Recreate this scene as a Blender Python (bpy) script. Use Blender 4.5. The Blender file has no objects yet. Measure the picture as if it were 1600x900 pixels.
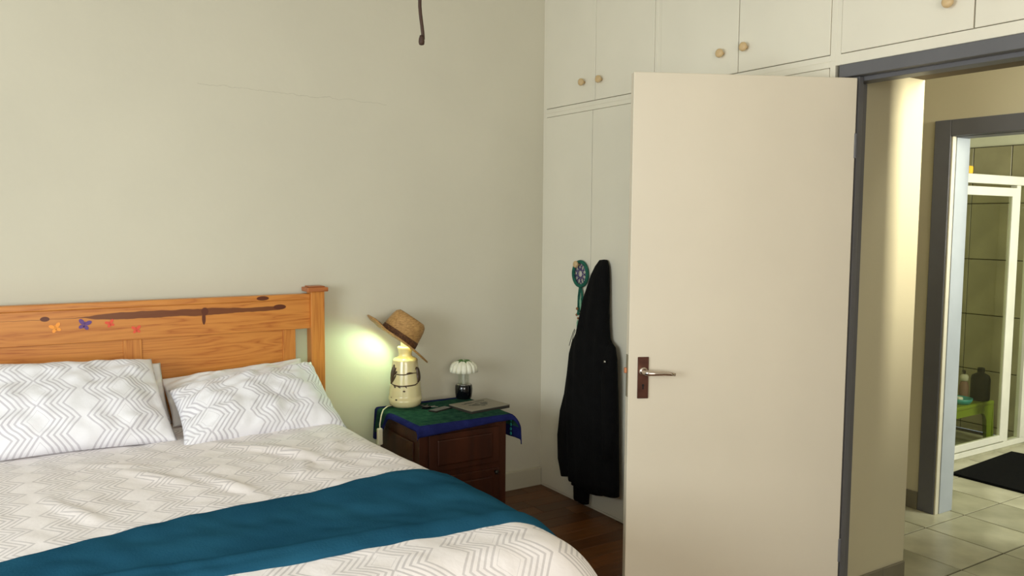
import bpy, bmesh, math, random
from mathutils import Matrix, Vector, noise
random.seed(7)
S = bpy.context.scene
COL = S.collection
PI = math.pi

# ------------------------------------------------------------------ camera
cam = bpy.data.cameras.new('camera')
cam.sensor_width = 36.0
cam.lens = 36.0 * 1300 / 1600
cam.clip_start = 0.02
cam_o = bpy.data.objects.new('camera', cam)
COL.objects.link(cam_o)
cam_o.matrix_world = Matrix(((0.844005, 0.036695, -0.535078, -2.67363),
                             (-0.536285, 0.071385, -0.841013, -3.88629),
                             (0.007336, 0.996774, 0.079928, 1.515),
                             (0, 0, 0, 1)))
S.camera = cam_o

# ------------------------------------------------------------------ world, lights, exposure
def lin(c):
    return tuple(((v / 255) / 12.92 if v / 255 <= 0.04045 else ((v / 255 + 0.055) / 1.055) ** 2.4) for v in c)

w = bpy.data.worlds.new('sky'); S.world = w; w.use_nodes = True
w.node_tree.nodes['Background'].inputs[0].default_value = (0.75, 0.88, 1.0, 1)
w.node_tree.nodes['Background'].inputs[1].default_value = 1.0

CEIL_H = 2.86
def area(name, loc, target, sx, sy, power, col, spread=180):
    l = bpy.data.lights.new(name, 'AREA'); l.shape = 'RECTANGLE'; l.size = sx; l.size_y = sy
    l.energy = power; l.color = col; l.spread = math.radians(spread)
    o = bpy.data.objects.new(name, l); COL.objects.link(o); o.location = loc
    d = Vector(target) - Vector(loc)
    o.rotation_euler = d.to_track_quat('-Z', 'Y').to_euler()
    return o

area('daylight_side_window', (-4.58, -2.7, 1.55), (0, -2.5, 1.45), 1.9, 1.3, 72, (0.93, 1.0, 1.02))
area('daylight_rear_window', (-2.6, -5.16, 1.6), (-1.2, 0, 1.5), 2.0, 1.3, 54, (1.0, 0.93, 0.82))
area('passage_streak_light', (0.93, -5.1, 2.15), (0.62, -1.9, 2.05), 0.22, 0.7, 18, (1.0, 0.94, 0.76), 44)  # unseen narrow light added to throw the bright streak on the wall return
area('passage_fill', (1.02, -2.4, CEIL_H - 0.03), (1.02, -2.4, 0), 0.25, 0.25, 7, (1.0, 0.96, 0.84))  # general fill added to brighten the passage
area('bathroom_fill', (2.6, -3.42, 1.7), (2.6, 0, 0.9), 1.1, 0.9, 66, (0.98, 1.0, 0.90))  # unseen light added to brighten the bathroom and shower

S.view_settings.view_transform = 'Standard'
S.view_settings.look = 'None'
S.view_settings.exposure = 0.15
S.view_settings.gamma = 1.0
S.view_settings.use_curve_mapping = False

# ------------------------------------------------------------------ materials
MATS = {}
def mat(name, col, rough=0.6, metal=0.0, var=0.06, scale=6.0, bump=0.0, bscale=60.0, sheen=0.0, spec=0.5,
        stretch=(1, 1, 1), coat=0.0, col2=None):
    if name in MATS: return MATS[name]
    m = bpy.data.materials.new(name); m.use_nodes = True; MATS[name] = m
    nt = m.node_tree; N = nt.nodes; b = N['Principled BSDF']
    c = lin(col)
    tc = N.new('ShaderNodeTexCoord'); mp = N.new('ShaderNodeMapping'); mp.inputs['Scale'].default_value = stretch
    nt.links.new(tc.outputs['Object'], mp.inputs[0])
    n = N.new('ShaderNodeTexNoise'); n.inputs['Scale'].default_value = scale; n.inputs['Detail'].default_value = 5
    nt.links.new(mp.outputs[0], n.inputs['Vector'])
    r = N.new('ShaderNodeValToRGB')
    r.color_ramp.elements[0].position = 0.3; r.color_ramp.elements[1].position = 0.7
    c2 = lin(col2) if col2 else tuple(min(1, v * (1 + var)) for v in c)
    c1 = c if col2 else tuple(v * (1 - var) for v in c)
    r.color_ramp.elements[0].color = (*c1, 1); r.color_ramp.elements[1].color = (*c2, 1)
    nt.links.new(n.outputs[0], r.inputs[0]); nt.links.new(r.outputs[0], b.inputs['Base Color'])
    b.inputs['Roughness'].default_value = rough; b.inputs['Metallic'].default_value = metal
    b.inputs['Specular IOR Level'].default_value = spec
    if sheen: b.inputs['Sheen Weight'].default_value = sheen
    if coat: b.inputs['Coat Weight'].default_value = coat; b.inputs['Coat Roughness'].default_value = 0.08
    if bump:
        n2 = N.new('ShaderNodeTexNoise'); n2.inputs['Scale'].default_value = bscale; n2.inputs['Detail'].default_value = 4
        nt.links.new(mp.outputs[0], n2.inputs['Vector'])
        bp = N.new('ShaderNodeBump'); bp.inputs['Strength'].default_value = bump; bp.inputs['Distance'].default_value = 0.01
        nt.links.new(n2.outputs[0], bp.inputs['Height']); nt.links.new(bp.outputs[0], b.inputs['Normal'])
    return m

class NG:
    """small helper for math chains"""
    def __init__(s, m): s.nt = m.node_tree; s.N = s.nt.nodes
    def new(s, t): return s.N.new(t)
    def link(s, a, b): s.nt.links.new(a, b)
    def m(s, op, a, b=None, c=None):
        n = s.N.new('ShaderNodeMath'); n.operation = op
        for i, v in enumerate((a, b, c)):
            if v is None: continue
            if isinstance(v, (int, float)): n.inputs[i].default_value = v
            else: s.link(v, n.inputs[i])
        return n.outputs[0]
    def mix(s, f, a, b):
        n = s.N.new('ShaderNodeMix'); n.data_type = 'RGBA'
        s.link(f, n.inputs[0])
        for i, v in ((6, a), (7, b)):
            if isinstance(v, tuple): n.inputs[i].default_value = (*v[:3], 1)
            else: s.link(v, n.inputs[i])
        return n.outputs[2]

def pine(name, axis, streak=False, base=(206, 135, 60), dark=(170, 94, 34)):
    m = bpy.data.materials.new(name); m.use_nodes = True
    g = NG(m); b = g.N['Principled BSDF']
    tc = g.new('ShaderNodeTexCoord'); mp = g.new('ShaderNodeMapping')
    sc = [16, 16, 16]; sc['xyz'.index(axis)] = 1.3
    mp.inputs['Scale'].default_value = sc
    g.link(tc.outputs['Object'], mp.inputs[0])
    n = g.new('ShaderNodeTexNoise'); n.inputs['Scale'].default_value = 1.0; n.inputs['Detail'].default_value = 3
    n.inputs['Distortion'].default_value = 0.6
    g.link(mp.outputs[0], n.inputs['Vector'])
    band = g.m('FRACT', g.m('MULTIPLY', n.outputs[0], 7.0))
    band = g.m('PINGPONG', band, 0.5)
    fine = g.new('ShaderNodeTexNoise'); fine.inputs['Scale'].default_value = 9.0; fine.inputs['Detail'].default_value = 4
    g.link(mp.outputs[0], fine.inputs['Vector'])
    f = g.m('ADD', g.m('MULTIPLY', band, 0.9), g.m('MULTIPLY', fine.outputs[0], 0.45))
    r = g.new('ShaderNodeValToRGB')
    r.color_ramp.elements[0].position = 0.15; r.color_ramp.elements[1].position = 0.62
    r.color_ramp.elements[0].color = (*lin(dark), 1); r.color_ramp.elements[1].color = (*lin(base), 1)
    e = r.color_ramp.elements.new(0.3); e.color = (*lin(tuple((a * .35 + c * .65) for a, c in zip(dark, base))), 1)
    g.link(f, r.inputs[0])
    col = r.outputs[0]
    if streak:
        # resin stain and knots that belong to this board
        sp = g.new('ShaderNodeSeparateXYZ'); g.link(tc.outputs['Object'], sp.inputs[0])
        X, Z = sp.outputs[0], sp.outputs[2]
        nz = g.new('ShaderNodeTexNoise'); nz.inputs['Scale'].default_value = 14.0; g.link(tc.outputs['Object'], nz.inputs['Vector'])
        wob = g.m('MULTIPLY', g.m('SUBTRACT', nz.outputs[0], 0.5), 0.012)
        dz = g.m('ABSOLUTE', g.m('SUBTRACT', g.m('ADD', Z, wob), 1.107))
        mr = g.new('ShaderNodeFloatCurve')
        t = g.m('DIVIDE', g.m('ADD', X, 2.70), 1.30)
        g.link(t, mr.inputs['Value'])
        cv = mr.mapping.curves[0]
        pts = [(0, .06), (.14, .07), (.26, .09), (.32, .38), (.42, .62), (.55, .60), (.66, .62), (.78, .42), (.88, .40), (.905, .36), (.925, .0), (1, 0)]
        cv.points[0].location = pts[0]; cv.points[1].location = pts[-1]
        for p in pts[1:-1]: cv.points.new(*p)
        mr.mapping.update()
        wd = g.m('MULTIPLY', mr.outputs[0], 0.026)
        mask = g.m('MULTIPLY', g.m('SUBTRACT', wd, dz), 500)
        mask = g.m('MINIMUM', g.m('MAXIMUM', mask, 0), 1)
        for kx, kz, rx, rz in ((-2.474, 1.109, .017, .010), (-1.857, 1.108, .016, .018), (-1.862, 1.078, .008, .028),
                               (-1.525, 1.112, .030, .012), (-1.604, 1.156, .028, .010)):
            ex = g.m('DIVIDE', g.m('SUBTRACT', X, kx), rx); ez = g.m('DIVIDE', g.m('SUBTRACT', Z, kz), rz)
            d = g.m('ADD', g.m('MULTIPLY', ex, ex), g.m('MULTIPLY', ez, ez))
            k = g.m('MINIMUM', g.m('MAXIMUM', g.m('MULTIPLY', g.m('SUBTRACT', 1.1, d), 4), 0), 1)
            mask = g.m('MAXIMUM', mask, g.m('MULTIPLY', k, 1.25))
        mask = g.m('MINIMUM', g.m('MULTIPLY', mask, 0.88), 1.0)
        col = g.mix(mask, col, lin((92, 40, 12)))
    g.link(col, b.inputs['Base Color'])
    b.inputs['Roughness'].default_value = 0.38
    return m

def linen_mat(name, base, line, uscale=1.0):
    """printed zigzag bed linen, pattern in cloth (UV) space, metres"""
    m = bpy.data.materials.new(name); m.use_nodes = True
    g = NG(m); b = g.N['Principled BSDF']
    uv = g.new('ShaderNodeUVMap'); sp = g.new('ShaderNodeSeparateXYZ'); g.link(uv.outputs[0], sp.inputs[0])
    u = g.m('MULTIPLY', sp.outputs[0], uscale); v = g.m('MULTIPLY', sp.outputs[1], uscale)
    pu = g.m('PINGPONG', u, 0.168)
    pv = g.m('PINGPONG', v, 0.068)
    t = g.m('ADD', pu, g.m('MULTIPLY', pv, 0.85))
    st = g.m('PINGPONG', t, 0.0118)                      # 0..0.0118, two lines per 0.047
    ln = g.m('MINIMUM', g.m('MAXIMUM', g.m('MULTIPLY', g.m('SUBTRACT', 0.0058, st), 420), 0), 1)
    a = g.m('GREATER_THAN', t, 0.066); c = g.m('LESS_THAN', t, 0.186)
    mask = g.m('MULTIPLY', g.m('MULTIPLY', ln, a), c)
    # a worn, uneven print
    nz = g.new('ShaderNodeTexNoise'); nz.inputs['Scale'].default_value = 7; g.link(uv.outputs[0], nz.inputs['Vector'])
    mask = g.m('MULTIPLY', mask, g.m('ADD', 0.45, g.m('MULTIPLY', nz.outputs[0], 0.6)))
    col = g.mix(mask, lin(base), lin(line))
    g.link(col, b.inputs['Base Color'])
    b.inputs['Roughness'].default_value = 0.85
    b.inputs['Sheen Weight'].default_value = 0.15
    n2 = g.new('ShaderNodeTexNoise'); n2.inputs['Scale'].default_value = 25; n2.inputs['Detail'].default_value = 4
    g.link(uv.outputs[0], n2.inputs['Vector'])
    bp = g.new('ShaderNodeBump'); bp.inputs['Strength'].default_value = 0.25; bp.inputs['Distance'].default_value = 0.012
    g.link(n2.outputs[0], bp.inputs['Height']); g.link(bp.outputs[0], b.inputs['Normal'])
    return m

def glass_mat(name, tint=(0.93, 0.95, 0.87), refl=0.06):
    m = bpy.data.materials.new(name); m.use_nodes = True
    g = NG(m); out = g.N['Material Output']
    g.N.remove(g.N['Principled BSDF'])
    t = g.new('ShaderNodeBsdfTransparent'); t.inputs[0].default_value = (*tint, 1)
    gl = g.new('ShaderNodeBsdfGlossy'); gl.inputs['Roughness'].default_value = 0.03
    mx = g.new('ShaderNodeMixShader'); mx.inputs[0].default_value = refl
    g.link(t.outputs[0], mx.inputs[1]); g.link(gl.outputs[0], mx.inputs[2]); g.link(mx.outputs[0], out.inputs[0])
    return m

M = {}
M['wall'] = mat('wall_paint', (208, 203, 184), 0.75, var=0.03, scale=1.7, bump=0.10, bscale=28)
def plaster_crack(m):
    g = NG(m); b = g.N['Principled BSDF']; old = b.inputs['Base Color'].links[0].from_socket
    tc = g.new('ShaderNodeTexCoord'); sp = g.new('ShaderNodeSeparateXYZ'); g.link(tc.outputs['Object'], sp.inputs[0])
    X, Z = sp.outputs[0], sp.outputs[2]
    n = g.new('ShaderNodeTexNoise'); n.inputs['Scale'].default_value = 9; n.inputs['Detail'].default_value = 6; g.link(tc.outputs['Object'], n.inputs['Vector'])
    wob = g.m('MULTIPLY', g.m('SUBTRACT', n.outputs[0], .5), .06)
    line = g.m('ADD', g.m('ADD', g.m('MULTIPLY', g.m('ADD', X, 1.65), -.02), 2.105), wob)
    d = g.m('LESS_THAN', g.m('ABSOLUTE', g.m('SUBTRACT', Z, line)), .0014)
    r = g.m('MULTIPLY', g.m('GREATER_THAN', X, -1.85), g.m('LESS_THAN', X, -.95))
    g.link(g.mix(g.m('MULTIPLY', g.m('MULTIPLY', d, r), .22), old, lin((120, 112, 92))), b.inputs['Base Color'])
plaster_crack(M['wall'])
M['ceiling'] = mat('ceiling_paint', (215, 213, 200), 0.8)
M['cupboard'] = mat('cupboard_paint', (226, 221, 204), 0.42, var=0.025, scale=3, bump=0.03, bscale=30)
M['carcass'] = mat('cupboard_inside', (96, 82, 60), 0.8)  # browner than the cream fronts, shade of the door gaps put into the colour
M['door'] = mat('door_paint', (210, 200, 180), 0.45, var=0.03, scale=2.2, bump=0.03, bscale=35)
M['grey_steel'] = mat('grey_frame_enamel', (96, 96, 99), 0.45, var=0.05, scale=8)
M['reveal'] = mat('reveal_paint', (158, 164, 168), 0.6)
M['passage'] = mat('passage_paint', (190, 182, 152), 0.65, var=0.03, scale=1.5, bump=0.05)
M['bathwall'] = mat('bathroom_paint', (214, 214, 188), 0.7)
M['base'] = mat('baseboard_paint', (196, 190, 168), 0.5)
M['knob'] = mat('knob_wood', (206, 178, 132), 0.45, var=0.1, scale=40)
M['white_frame'] = mat('white_enamel', (222, 220, 204), 0.35)
M['tile_floor'] = mat('passage_tile', (150, 148, 122), 0.25, scale=5, col2=(190, 186, 160), spec=0.5)
M['grout'] = mat('grout', (74, 68, 52), 0.9)
M['tile_wall'] = mat('shower_tile', (148, 142, 110), 0.35, scale=4, col2=(170, 163, 128))
M['skirt_tile'] = mat('skirting_tile', (112, 106, 88), 0.4, var=0.08)
M['black_mat'] = mat('black_rug', (14, 14, 14), 1.0, bump=0.6, bscale=200, var=0.3, scale=60, spec=0.1)
M['mahog'] = mat('mahogany', (44, 18, 8), 0.42, scale=3, col2=(66, 30, 14), stretch=(6, 6, 0.8), spec=0.35)
M['coat'] = mat('black_cloth', (12, 12, 13), 0.95, var=0.25, scale=20, bump=0.25, bscale=90, spec=0.15)
M['ceramic'] = mat('cream_glaze', (214, 202, 154), 0.16, var=0.06, scale=9, coat=0.5)
M['cream_plastic'] = mat('cream_plastic', (222, 214, 190), 0.4)
M['lampwhite'] = mat('white_lampholder', (236, 226, 190), 0.4)
M['brush'] = mat('brown_glaze', (70, 52, 34), 0.3, var=0.2, scale=30)
M['straw'] = mat('straw', (150, 110, 60), 0.42, scale=70, col2=(198, 156, 96), bump=0.5, bscale=160, stretch=(1, 1, 2.5), spec=0.4)
M['hatband'] = mat('brown_ribbon', (50, 24, 14), 0.7, col2=(120, 78, 42), scale=120, bump=0.4, bscale=120)
M['towel_green'] = mat('green_towel', (30, 58, 50), 1.0, scale=30, col2=(50, 84, 66), bump=0.7, bscale=260, spec=0.0)
M['towel_blue'] = mat('blue_towel_border', (32, 36, 82), 0.95, var=0.2, scale=20, bump=0.4, bscale=200, spec=0.0)
M['teal_thread'] = mat('teal_thread', (30, 140, 130), 0.8)
M['book'] = mat('book_cover', (128, 121, 104), 0.45, var=0.06, scale=14)
M['book_dark'] = mat('book_ink', (72, 70, 60), 0.5, var=0.2, scale=50)
M['pages'] = mat('book_edge', (40, 38, 30), 0.7)
M['black_gloss'] = mat('black_gloss', (10, 10, 14), 0.12, spec=0.6)
M['black_plastic'] = mat('black_plastic', (9, 9, 9), 0.55, spec=0.2)
M['dark_metal'] = mat('dark_metal', (44, 40, 36), 0.35, metal=0.6)
M['silver'] = mat('silver', (196, 194, 188), 0.25, metal=1.0, var=0.02)
M['screen'] = mat('phone_screen', (66, 70, 72), 0.12)
M['bronze'] = mat('bronze_plate', (78, 48, 40), 0.32, metal=0.75, scale=40, col2=(96, 62, 50))
M['chrome'] = mat('worn_chrome', (206, 192, 182), 0.2, metal=1.0, var=0.03)
M['brass'] = mat('brass', (196, 132, 96), 0.35, metal=0.8)
M['iron'] = mat('grey_latch_plate', (140, 132, 112), 0.5, metal=0.5)
M['keyhole'] = mat('keyhole_black', (6, 5, 5), 0.9)
M['petal'] = mat('white_petal', (226, 224, 204), 0.7, var=0.08, scale=40, bump=0.3, bscale=80)
M['leaf'] = mat('leaf_green', (74, 112, 52), 0.6, var=0.2, scale=40)
M['dc_green'] = mat('green_wrap', (14, 92, 74), 0.8, var=0.3, scale=60, bump=0.5, bscale=200)
M['dc_purple'] = mat('purple_thread', (52, 42, 104), 0.8)
M['dc_bead'] = mat('bead', (150, 100, 60), 0.4, var=0.3, scale=80)
M['feather'] = mat('pale_green_feather', (120, 168, 138), 0.9, var=0.2, scale=40)
M['cord_brown'] = mat('brown_cord', (56, 34, 20), 0.7, var=0.2, scale=40)
M['green_plastic'] = mat('lime_plastic', (116, 132, 30), 0.4, var=0.05)
M['teal_plastic'] = mat('teal_plastic', (40, 140, 140), 0.4)
M['white_plastic'] = mat('white_plastic', (214, 210, 196), 0.4)
M['pink_plastic'] = mat('dusty_pink', (140, 104, 92), 0.5)
M['yellow'] = mat('yellow_sponge', (228, 176, 40), 0.8)
M['plain_linen'] = mat('plain_white_linen', (226, 223, 222), 0.85, var=0.03, scale=6, bump=0.3, bscale=14)
M['mattress'] = mat('mattress_ticking', (200, 196, 186), 0.9)
M['teal_throw'] = mat('teal_fleece', (28, 70, 93), 1.0, scale=4, col2=(37, 85, 109), bump=0.15, bscale=160, spec=0.0)
M['st_orange'] = mat('orange_sticker', (250, 160, 60), 0.5)
M['st_purple'] = mat('purple_sticker', (100, 66, 130), 0.5)
M['st_red'] = mat('red_sticker', (226, 84, 56), 0.5)
M['pine_x'] = pine('pine_boards', 'x'); M['pine_rail'] = pine('pine_rail_stained', 'x', True)
M['pine_z'] = pine('pine_upright', 'z')
M['pine_cap'] = pine('pine_cap', 'x', base=(178, 106, 56), dark=(146, 78, 36))
M['linen'] = linen_mat('zigzag_linen', (234, 227, 226), (188, 181, 182), 1.15)
M['linen_p'] = linen_mat('zigzag_pillowcase', (234, 233, 238), (186, 182, 190), 1.15)
M['glass'] = glass_mat('shower_glass'); M['clear'] = glass_mat('clear_plastic', (0.93, 0.96, 0.93), 0.14)

def wood_floor_mat(i, a, b2):
    return mat('parquet_%d' % i, a, 0.36, scale=3, col2=b2, stretch=(1.2, 14, 14), spec=0.4)
PARQ = [wood_floor_mat(0, (82, 47, 20), (100, 61, 29)), wood_floor_mat(1, (88, 52, 22), (109, 66, 31)),
        wood_floor_mat(2, (75, 43, 18), (93, 54, 25)), wood_floor_mat(3, (93, 54, 22), (116, 70, 34))]

# ------------------------------------------------------------------ mesh helpers
def link(name, me, m=None, parent=None, smooth=False, world=True):
    o = bpy.data.objects.new(name, me); COL.objects.link(o)
    if m is not None:
        for mm in (m if isinstance(m, (list, tuple)) else [m]): me.materials.append(mm)
    if smooth:
        for p in me.polygons: p.use_smooth = True
    if parent is not None:
        o.parent = parent
        if world:
            o.matrix_parent_inverse = wmat(parent).inverted()
    return o

def wmat(o):
    mt = o.matrix_basis.copy()
    if o.parent is not None:
        mt = wmat(o.parent) @ o.matrix_parent_inverse @ mt
    return mt

def mesh_from(verts, faces, name='m'):
    me = bpy.data.meshes.new(name); me.from_pydata([tuple(v) for v in verts], [], faces); me.update()
    return me

def bm_mesh(bm, name='m'):
    bmesh.ops.recalc_face_normals(bm, faces=bm.faces)
    me = bpy.data.meshes.new(name); bm.to_mesh(me); bm.free(); return me

def add_box(bm, x0, x1, y0, y1, z0, z1, bev=0.0, seg=2):
    x0, x1 = sorted((x0, x1)); y0, y1 = sorted((y0, y1)); z0, z1 = sorted((z0, z1))
    r = bmesh.ops.create_cube(bm, size=1.0)
    bmesh.ops.scale(bm, vec=(x1 - x0, y1 - y0, z1 - z0), verts=r['verts'])
    bmesh.ops.translate(bm, vec=((x0 + x1) / 2, (y0 + y1) / 2, (z0 + z1) / 2), verts=r['verts'])
    if bev:
        es = list({e for v in r['verts'] for e in v.link_edges})
        bmesh.ops.bevel(bm, geom=es, offset=bev, segments=seg, affect='EDGES', profile=0.5)

def box_me(x0, x1, y0, y1, z0, z1, bev=0.0, seg=2):
    bm = bmesh.new(); add_box(bm, x0, x1, y0, y1, z0, z1, bev, seg); return bm_mesh(bm)

def box(name, x0, x1, y0, y1, z0, z1, m, parent=None, bev=0.0, seg=2, world=True):
    return link(name, box_me(x0, x1, y0, y1, z0, z1, bev, seg), m, parent, world=world)

def boxes(name, lst, m, parent=None, bev=0.0):
    bm = bmesh.new()
    for b in lst: add_box(bm, *b, bev=bev)
    return link(name, bm_mesh(bm), m, parent)

def lathe_me(prof, n=32, center=(0, 0, 0), cap=True):
    vs = []; fs = []
    for r, z in prof:
        for i in range(n):
            a = 2 * PI * i / n
            vs.append((center[0] + r * math.cos(a), center[1] + r * math.sin(a), center[2] + z))
    for j in range(len(prof) - 1):
        for i in range(n):
            k = (i + 1) % n
            fs.append((j * n + i, j * n + k, (j + 1) * n + k, (j + 1) * n + i))
    if cap:
        fs.append(tuple(range(n - 1, -1, -1))); b = (len(prof) - 1) * n; fs.append(tuple(range(b, b + n)))
    return mesh_from(vs, fs)

def tube_me(pts, rad, n=10, closed=False):
    pts = [Vector(p) for p in pts]; L = len(pts)
    rads = rad if isinstance(rad, (list, tuple)) else [rad] * L
    vs = []; fs = []; prev = None
    for i, p in enumerate(pts):
        if closed: t = pts[(i + 1) % L] - pts[i - 1]
        else: t = pts[min(i + 1, L - 1)] - pts[max(i - 1, 0)]
        t.normalize()
        if prev is None:
            a = Vector((0, 0, 1)) if abs(t.z) < 0.9 else Vector((1, 0, 0))
            prev = t.cross(a).normalized()
        u = (prev - t * prev.dot(t)).normalized(); prev = u; v = t.cross(u)
        for k in range(n):
            a = 2 * PI * k / n
            vs.append(p + (u * math.cos(a) + v * math.sin(a)) * rads[i])
    for i in range(L if closed else L - 1):
        j = (i + 1) % L
        for k in range(n):
            q = (k + 1) % n
            fs.append((i * n + k, i * n + q, j * n + q, j * n + k))
    if not closed:
        fs.append(tuple(range(n - 1, -1, -1))); b = (L - 1) * n; fs.append(tuple(range(b, b + n)))
    return mesh_from(vs, fs)

def tube(name, pts, rad, m, parent=None, n=10, closed=False):
    return link(name, tube_me(pts, rad, n, closed), m, parent, True)

def prism_me(poly, thick, fn):
    """poly: list of (a,b); fn(a,b,t)->xyz ; extruded between t=0 and t=thick"""
    n = len(poly)
    vs = [fn(a, b, 0) for a, b in poly] + [fn(a, b, thick) for a, b in poly]
    fs = [tuple(range(n)), tuple(range(2 * n - 1, n - 1, -1))]
    for i in range(n):
        j = (i + 1) % n
        fs.append((i, i + n, j + n, j))
    me = mesh_from(vs, fs)
    bm = bmesh.new(); bm.from_mesh(me); bmesh.ops.recalc_face_normals(bm, faces=bm.faces); bm.to_mesh(me); bm.free()
    return me

def tag(o, label, cat, group=None, kind=None):
    if label: o['label'] = label
    if cat: o['category'] = cat
    if group: o['group'] = group
    if kind: o['kind'] = kind
    return o

def root(name, loc, label, cat, group=None, kind=None, rz=0.0):
    o = bpy.data.objects.new(name, None); COL.objects.link(o)
    o.empty_display_size = 0.05
    o.location = loc; o.rotation_euler = (0, 0, rz)
    return tag(o, label, cat, group, kind)

def struct(o, label, cat):
    return tag(o, label, cat, kind='structure')

def nz(x, y, z=0.0):
    return noise.noise(Vector((x, y, z)))

# ================================================================== SETTING
CEIL = 2.86
struct(box('wall_back', -4.72, 0.6, 0.0, 0.12, 0, CEIL, M['wall']), 'pale cream painted wall behind the bed and bedside cabinet', 'wall')
# left wall with its window opening (out of the picture)
boxes_l = [(-4.72, -4.6, -5.3, -3.7, 0, CEIL), (-4.72, -4.6, -1.7, 0, 0, CEIL), (-4.72, -4.6, -3.7, -1.7, 0, 0.85), (-4.72, -4.6, -3.7, -1.7, 2.25, CEIL)]
struct(boxes('wall_left', boxes_l, M['wall']), 'cream wall with a daylight window left of the bed', 'wall')
boxes_f = [(-4.6, -3.65, -5.3, -5.18, 0, CEIL), (-1.55, 0.555, -5.3, -5.18, 0, CEIL), (-3.65, -1.55, -5.3, -5.18, 0, 0.9), (-3.65, -1.55, -5.3, -5.18, 2.3, CEIL)]
struct(boxes('wall_front', boxes_f, M['wall']), 'cream wall with a window behind the viewer', 'wall')
struct(box('wall_right', 0.0, 0.555, -5.18, -2.93, 0, CEIL, M['wall']), 'cream wall to the right of the bedroom doorway', 'wall')  # unseen depth added to block the passage light and edge the streak
struct(box('ceiling', -4.72, 3.6, -5.3, 1.2, CEIL, CEIL + 0.1, M['ceiling']), 'off-white ceiling above the bedroom and passage', 'ceiling')
for i, (y0, y1, x, z0, z1) in enumerate(((-3.7, -1.7, -4.66, .85, 2.25),)):
    f = root('window_1', (x, y0, z0), 'white framed window in the wall left of the bed', 'window', kind='structure')
    boxes('window_frame', [(x - .03, x + .03, y0, y0 + .05, z0, z1), (x - .03, x + .03, y1 - .05, y1, z0, z1),
                           (x - .03, x + .03, y0 + .05, y1 - .05, z0, z0 + .05), (x - .03, x + .03, y0 + .05, y1 - .05, z1 - .05, z1)], M['white_frame'], f)

# baseboards
bm = bmesh.new(); add_box(bm, -4.6, -0.002, -0.018, 0, 0.0, 0.105, 0.004)
struct(link('baseboard_back', bm_mesh(bm), M['base']), 'cream painted skirting board along the wall behind the bed', 'skirting board')

# bedroom floor: a slab, planks near the visible corner as pieces, the rest as one
fl = box('floor', -4.72, 0.02, -5.3, 0.0, -0.12, -0.004, M['grout']); struct(fl, 'dark brown wooden strip floor between bed and cupboards', 'floor')
fl.data.materials.clear(); fl.data.materials.append(PARQ[2])
PW = 0.10; rest = []; shared = {}
row = 0; y = -0.001
while y > -5.2:
    x = 0.0 - 0.45 * random.random()
    segs = [(x, 0.0)]
    while x > -4.6:
        L = random.choice((0.42, 0.5, 0.58)); segs.append((max(x - L, -4.6), x)); x -= L
    for a, b in segs:
        if b - a < 0.03: continue
        if b > -1.75 and y > -2.75:
            key = round(b - a, 3)
            if key not in shared:
                hl = (b - a) / 2 - 0.0008
                me = box_me(-hl, hl, -PW / 2 + .0008, PW / 2 - .0008, -0.016, 0.0, 0.0012, 1)
                shared[key] = [me.copy() for _ in range(4)]
                for k, mm in enumerate(shared[key]): mm.materials.append(PARQ[k])
            o = link('plank', random.choice(shared[key]), None, fl)
            o.location = ((a + b) / 2, y - PW / 2, 0.0)
        else:
            rest.append((a + .0008, b - .0008, y - PW + .0008, y - .0008, -0.016, 0.0))
    y -= PW; row += 1
bm = bmesh.new()
for r in rest: add_box(bm, *r)
o = link('planks', bm_mesh(bm), PARQ[0], fl); o['kind'] = 'stuff'

# passage and bathroom shell
X2 = 1.482
struct(boxes('wall_passage_end', [(0.112, 0.555, -1.9, -1.80, 0, CEIL)], M['passage']), 'pale ochre wall return just inside the doorway, lit along its edge', 'wall')
struct(boxes('wall_cupboard_back', [(0.555, 0.60, -1.8, 1.2, 0, CEIL), (0.0, 0.555, 0.12, 0.2, 0, CEIL)], M['passage']), 'ochre passage wall behind the built-in cupboards', 'wall')
struct(boxes('wall_passage', [(X2, X2 + .135, -1.42, 1.2, 0, CEIL), (X2, X2 + .135, -5.2, -2.32, 0, CEIL), (X2, X2 + .135, -2.32, -1.42, 2.0, CEIL)], M['passage']),
       'ochre passage wall around the grey framed bathroom doorway', 'wall')
struct(box('wall_passage_far', 0.6, X2, 1.1, 1.2, 0, CEIL, M['passage']), 'ochre wall closing the far end of the passage', 'wall')
struct(boxes('wall_passage_near', [(0.555, X2, -5.3, -5.2, 0, 1.75), (0.555, X2, -5.3, -5.2, 2.55, CEIL), (0.555, .78, -5.3, -5.2, 1.75, 2.55), (1.08, X2, -5.3, -5.2, 1.75, 2.55)], M['passage']), 'ochre wall closing the near end of the passage', 'wall')  # opening added around the unseen streak light
XB = 3.47
bw = box('wall_shower', XB, XB + .1, -3.5, 0.25, 0, CEIL, M['bathwall']); struct(bw, 'bathroom wall with olive-beige tiles behind the shower glass', 'wall')
bb = box('wall_bathroom_back', X2 + .135, XB, 0.12, 0.22, 0, CEIL, M['bathwall']); struct(bb, 'tiled back wall inside the shower', 'wall')
struct(boxes('wall_bathroom_front', [(X2 + .135, XB, -3.6, -3.5, 0, 1.2), (X2 + .135, XB, -3.6, -3.5, 2.2, CEIL), (X2 + .135, 2.0, -3.6, -3.5, 1.2, 2.2), (3.2, XB, -3.6, -3.5, 1.2, 2.2)], M['bathwall']), 'bathroom wall opposite the shower', 'wall')  # opening added around the unseen bathroom fill light
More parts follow.
